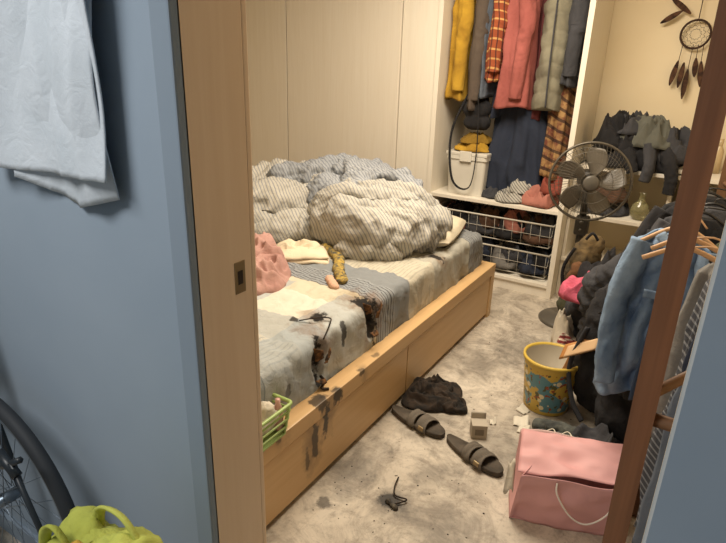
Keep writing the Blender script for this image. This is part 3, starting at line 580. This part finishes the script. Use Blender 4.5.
# pink paper bag
bgp=group('pink_paper_bag',(-.21,1.86,0),math.radians(19)); M_pk=plain('pink_card','#D8A2A2',.6); M_pk2=plain('pink_card_inner','#E4C1BC',.6)
w,h,d=.20,.235,.115
def panel(name,f,mat): return sheet(name,f,26,20,mat,bgp,.002)
def wob(x,z): return .012*noise.noise(Vector((x*3,z*3,3)))+.007*(1-2.4*abs(noise.noise(Vector((x*3+2,z*3,7)))))
panel('front',lambda u,v:(-w+2*w*u+.02*v-.02*v*u,-.055+wob(u,v)*(1.3 if 0<u<1 else 0)-.02*v-.014*math.sin(math.pi*u),h*v+.008*math.sin(u*7)*v-.02*(1-u)*v),M_pk)
panel('back',lambda u,v:(-w+2*w*u+.015*v,.07+wob(u+3,v)+.06*v,(h+.03)*v+.01*math.sin(u*5)*v),M_pk2)
panel('gusset_left',lambda u,v:(-w+.018*v+.05*math.sin(math.pi*u)*v,-.055-.02*v+(.125+.08*v)*u,(h-.02+.05*u)*v),M_pk)
panel('gusset_right',lambda u,v:(w-.045*math.sin(math.pi*u)*v,-.055-.02*v+(.125+.08*v)*u,(h+.03*u)*v),M_pk)
panel('base',lambda u,v:(-w+2*w*u,-.055+.125*v,.003),M_pk)
panel('folded_top_flap',lambda u,v:(-w+.02+2*(w-.01)*u-.015*v,.13-.185*v,h+.03+.006*math.sin(v*3)-.04*v-.02*(1-u)*v+wob(u,v)*1.3),M_pk)
tubes('rope_handle',[(spline([(-.06,-.082,h-.02),(-.055,-.098,h-.06),(-.0,-.10,h-.14),(.06,-.10,h-.16),(.12,-.098,h-.10),(.13,-.085,h-.02)],8),.0032)],plain('white_cord','#F2ECE4',.7),bgp)
sheet('torn_tissue',lambda u,v:(-w-.002-.035*u*(1-.3*v),-.07+.05*v,.13+.10*v+.015*math.sin(u*6)),6,6,F_white,bgp,.001)
# slippers
M_sole=fabric('slipper_sole','#5C5349','#453E36',scale=14); M_strap=fabric('slipper_strap','#6B6359')
def slipper(loc,rot):
    g=group('slipper',loc,rot); g.scale=(1.13,1.1,1)
    def outl(w,z):
        out=[]
        for k in range(40):
            a=2*math.pi*k/40; c=math.cos(a); s_=math.sin(a); x=.135*c
            ww=w*(.80+.2*math.cos((x-.07)*14)); out.append((x,ww*s_*(abs(s_)**-.3 if abs(s_)>.01 else 1)+.006*math.sin(x*18),z))
        return out
    loft('sole',[outl(.042,.0),outl(.047,.006),outl(.048,.022),outl(.043,.028),outl(.036,.024)],M_sole,g)
    for k,(xx,wd_) in enumerate(((.058,.034),(.004,.026))):
        sheet(f'strap_{k+1}',lambda u,v,xx=xx,wd_=wd_:(xx+wd_*(v-.5)*1.4-.012*math.sin(u*math.pi),.049*math.cos(math.pi*u),.016+.042*math.sin(math.pi*u)+.004*math.sin(v*9+u*7)),18,8,M_strap,g,.005)
    box('buckle',(.045,-.052,.025),(.07,-.046,.045),M_brass,g,.002)
    return g
slipper((-.935,2.075,0),math.radians(-14)); slipper((-.625,1.995,0),math.radians(-22))
g=group('burnt_black_garment')
crumple('charred_base',-.96,2.30,.002,.155,.12,.55,.06,M_char,g,51,9,90,slide=.5); crumple('charred_top',-.99,2.33,.02,.11,.08,.9,.075,M_char,g,52,12,80,slide=.6); crumple('charred_tail',-.86,2.29,.002,.08,.06,.2,.045,M_char,g,53,12,50,slide=.6)
g=group('small_carton',(-.665,2.155,0),.5); M_ct=plain('carton_card','#B5AB9A',.7); M_ct2=plain('carton_dark','#837A6C',.7)
box('body',(-.035,-.03,0),(.035,.03,.07),M_ct,g,.003); box('side_label',(-.02,-.0315,.02),(.02,-.029,.05),M_ct2,g); sheet('flap',lambda u,v:(-.034+.068*u,.03+.004*v,.07+.03*v),4,4,M_ct,g,.0015)
g=group('burnt_cable'); tubes('wire',[(spline([(-.83,1.70,.006),(-.81,1.63,.02),(-.79,1.6,.008),(-.74,1.60,.012),(-.77,1.56,.006)],8),.003)],M_char,g)
lobes('melted_lump',[[(-.80,1.56,.004,.009),(-.76,1.545,.004,.010)]],fabric('ash','#6B6459','#2A2622',scale=40),g,voxel=.004,amp=.006,sc=40,zmin=.001,smooth=1)
M_paper=plain('paper_scrap','#D9D2C2',.8)
g=group('paper_scraps')
for k,(x,y,r,sz) in enumerate([(-.53,2.36,.3,.07),(-.55,2.46,1.2,.05),(-.42,2.26,.9,.05),(-.64,2.28,.5,.03),(-.50,2.30,.1,.05)]):
    sheet(f'scrap_{k}',lambda u,v,x=x,y=y,r=r,sz=sz:(x+sz*((u-.5)*math.cos(r)-(v-.5)*math.sin(r)),y+sz*((u-.5)*math.sin(r)+(v-.5)*math.cos(r)),.004+.02*u*v+.004*math.sin(u*9)),8,8,M_paper,g,.001)
random.seed(3); g=group('ash_debris'); V=[];F=[]
for k in range(110):
    cxx=random.choice([(-.8,1.6,.2),(-.95,2.2,.28),(-.6,2.1,.4),(-.7,2.9,.4),(-.5,1.6,.3),(-1.0,1.5,.1)]); x=random.gauss(cxx[0],cxx[2]*.6); y=random.gauss(cxx[1],cxx[2]); 
    if x<-1.05 or x>-.1 or y<1.0 or (x>-.42 and y<2.1): continue
    r=random.uniform(.002,.005); a=random.random()*6; o=len(V)
    V+=[(x+r*math.cos(a+q*1.57)*random.uniform(.5,1.3),y+r*math.sin(a+q*1.57)*random.uniform(.5,1.3),.0008) for q in range(4)]+[(x,y,.001+r*.5)]
    F+=[(o,o+1,o+4),(o+1,o+2,o+4),(o+2,o+3,o+4),(o+3,o,o+4)]
mesh('flakes',V,F,M_char,g,False)
g=group('dark_sneakers'); lobes('pair',[[(-.44,2.34,.03,.03),(-.36,2.36,.035,.035),(-.28,2.34,.045,.035)],[(-.42,2.27,.03,.03),(-.33,2.28,.035,.032),(-.26,2.27,.045,.034)]],fabric('dark_sneaker_cloth','#3E403E','#5E605A',scale=25),g,voxel=.007,amp=.010,sc=24,zmin=.002,seed=61)
tubes('laces',[(spline([(-.40,2.25,.065),(-.37,2.29,.072),(-.34,2.25,.072),(-.31,2.30,.075),(-.28,2.26,.082)],5),.003)],F_white,g)
g=group('dark_rag'); crumple('rag_folds',-.16,2.30,.002,.13,.12,.2,.14,F_char,g,62,9,60)
crumple('brown_rag_folds',-.06,2.08,.002,.10,.10,.2,.16,F_brown,g,63,9,60)
# ============================================================= HALL
tw=group('hanging_towel'); F_tw=fabric('pale_towel_cloth','#CBD3DB','#C0C9D1',scale=6,fold=.22)
def tws(u,v,layer):
    x=-1.42+.45*u+(.03*(1-v)); top=2.08; bot=1.345+.02*u if layer==0 else 1.285+.045*abs(u-.55)*2
    z=top-(top-bot)*v
    if layer==1: x=-1.30+.32*u
    y=.670-.014*math.sin(u*7+1.0*v+layer)*(.4+.6*v)-.026*noise.noise(Vector((u*2.4,v*2.2,layer)))-.006*(1-2.5*abs(noise.noise(Vector((u*5,v*1.4,layer+9)))))
    if layer==1: y+=.014
    return (x,min(y,.70),z)
sheet('outer_layer',lambda u,v:tws(u,v,0),70,60,F_tw,tw,.003); sheet('inner_layer',lambda u,v:tws(u,v,1),50,50,F_tw,tw,.003)
tubes('towel_bar',[([(-1.5,.665,2.09),(-.9,.665,2.09)],.009),([(-1.48,.665,2.09),(-1.48,.704,2.09)],.008),([(-.92,.665,2.09),(-.92,.704,2.09)],.008)],M_chrome,tw)
bk=group('bicycle'); M_tyre=plain('tyre_rubber','#2A2E33',.7); M_rim=plain('rim_alloy','#7C8894',.35,.7); M_fr=plain('bike_frame_dark','#262C32',.4)
def wheel(cx,cz,cy=.60,r=.335):
    tubes('tyre',[([(cx+r*math.cos(a*math.pi/32),cy,cz+r*math.sin(a*math.pi/32)) for a in range(64)],.019,dict(closed=True,seg=10))],M_tyre,bk)
    tubes('rim',[([(cx+(r-.03)*math.cos(a*math.pi/32),cy,cz+(r-.03)*math.sin(a*math.pi/32)) for a in range(64)],.011,dict(closed=True,seg=8))],M_rim,bk)
    S=[]
    for k in range(28):
        a=2*math.pi*k/28; b=a+(.9 if k%2 else -.9); S.append(([(cx+.025*math.cos(b),cy+(.02 if k%4<2 else -.02),cz+.025*math.sin(b)),(cx+(r-.03)*math.cos(a),cy,cz+(r-.03)*math.sin(a))],.0012,dict(seg=4)))
    S.append(([(cx,cy-.045,cz),(cx,cy+.045,cz)],.018,dict(seg=12))); tubes('spokes_and_hub',S,M_rim,bk)
wheel(-1.55,.37,.6,.345); wheel(-2.55,.37,.6,.345)
tubes('fork_and_frame',[(spline([(-1.55,.56,.37),(-1.57,.565,.5),(-1.60,.58,.74),(-1.64,.60,.98)],6),.012),(spline([(-1.55,.64,.37),(-1.57,.635,.5),(-1.60,.62,.74),(-1.64,.60,.98)],6),.012),([(-1.64,.60,.95),(-2.17,.60,.88)],.016),([(-1.63,.60,.85),(-2.14,.60,.32)],.018),([(-2.19,.6,.98),(-2.14,.6,.32)],.015),([(-2.14,.6,.32),(-2.55,.6,.37)],.011),([(-2.17,.6,.85),(-2.55,.6,.37)],.01),
 ([(-1.64,.60,.95),(-1.66,.60,1.04)],.014)],M_fr,bk)
tubes('handlebar',[([(-1.64,.42,1.06),(-1.66,.56,1.04),(-1.66,.66,1.04)],.012)],M_fr,bk)
tubes('stand_and_lever',[([(-1.38,.54,.60),(-1.26,.53,.68)],.009),([(-1.36,.53,.66),(-1.29,.53,.62)],.014),([(-1.31,.53,.65),(-1.24,.53,.5),(-1.18,.53,.36)],.008),([(-1.38,.54,.60),(-1.55,.56,.5)],.007)],M_fr,bk)
lobes('saddle',[[(-2.3,.6,1.0,.06),(-2.15,.6,1.0,.04),(-2.05,.6,.99,.022)]],M_tyre,bk,voxel=.01,amp=.0,sc=5,flat=.5)
g=group('wooden_stool'); box('seat',(-1.00,.30,.40),(-.66,.56,.43),M_jamb,g,.006)
for k,(x,y) in enumerate(((-.97,.33),(-.69,.33),(-.97,.53),(-.69,.53))): box(f'leg_{k+1}',(x-.015,y-.015,0),(x+.015,y+.015,.40),M_jamb,g,.003)
F_bag=fabric('lime_bag_cloth','#BFC45E','#A3A844',scale=5,fold=.4)
g=group('lime_shopping_bag')
lobes('bag_body',[[(-.90,.44,.52,.07),(-.885,.44,.64,.07),(-.875,.45,.70,.05)],[(-.76,.43,.52,.08),(-.745,.43,.66,.085),(-.735,.44,.745,.055)],[(-.82,.44,.57,.09),(-.81,.44,.66,.085)]],F_bag,g,voxel=.008,amp=.035,sc=9,seed=71,zmin=.432,fine=.4)
tubes('handles',[(spline([(-.93,.40,.70),(-.91,.40,.765),(-.87,.40,.79),(-.82,.40,.74)],8),.011,dict(flat=.4)),(spline([(-.86,.47,.73),(-.84,.47,.80),(-.77,.47,.81),(-.71,.47,.74)],8),.011,dict(flat=.4))],F_bag,g)
crumple('red_packet',-.76,.40,.755,.07,.04,.1,.04,fabric('red_print','#B0392C','#D8C24A',scale=40),g,72,20,30)
# ============================================================= LIGHTS
def area(name,loc,size,power,col,rot=(0,0,0),sy=None):
    l=D.lights.new(name,'AREA'); l.energy=power; l.color=col; l.size=size
    if sy: l.shape='RECTANGLE'; l.size_y=sy
    o=D.objects.new(name,l); o.location=loc; o.rotation_euler=rot; COL.objects.link(o); return o
area('ceiling_lamp_bedroom',(-1.1,2.6,2.55),1.2,84,(1,.875,.70))
area('ceiling_lamp_hall',(-1.3,-.5,2.55),.8,36,(1,.98,.95))
w=D.worlds.new('world'); bpy.context.scene.world=w; w.use_nodes=True; w.node_tree.nodes['Background'].inputs[0].default_value=(.6,.6,.65,1); w.node_tree.nodes['Background'].inputs[1].default_value=.2
# ============================================================= CAMERA
f,th,ro,ya,H=571.45,.35952,.031443,.5447,1.6028
fw=Vector((-math.sin(ya)*math.cos(th),math.cos(ya)*math.cos(th),-math.sin(th))); rt=Vector((math.cos(ya),math.sin(ya),0)); up=rt.cross(fw)
c,s_=math.cos(ro),math.sin(ro); r=c*rt+s_*up; u=-s_*rt+c*up
cd=D.cameras.new('camera'); cd.sensor_width=36; cd.lens=36*f/726; cd.clip_start=.02
co=D.objects.new('camera',cd); COL.objects.link(co); co.matrix_world=Matrix(((r.x,u.x,-fw.x,0),(r.y,u.y,-fw.y,0),(r.z,u.z,-fw.z,H),(0,0,0,1)))
bpy.context.scene.camera=co
bpy.context.scene.view_settings.view_transform='Standard'
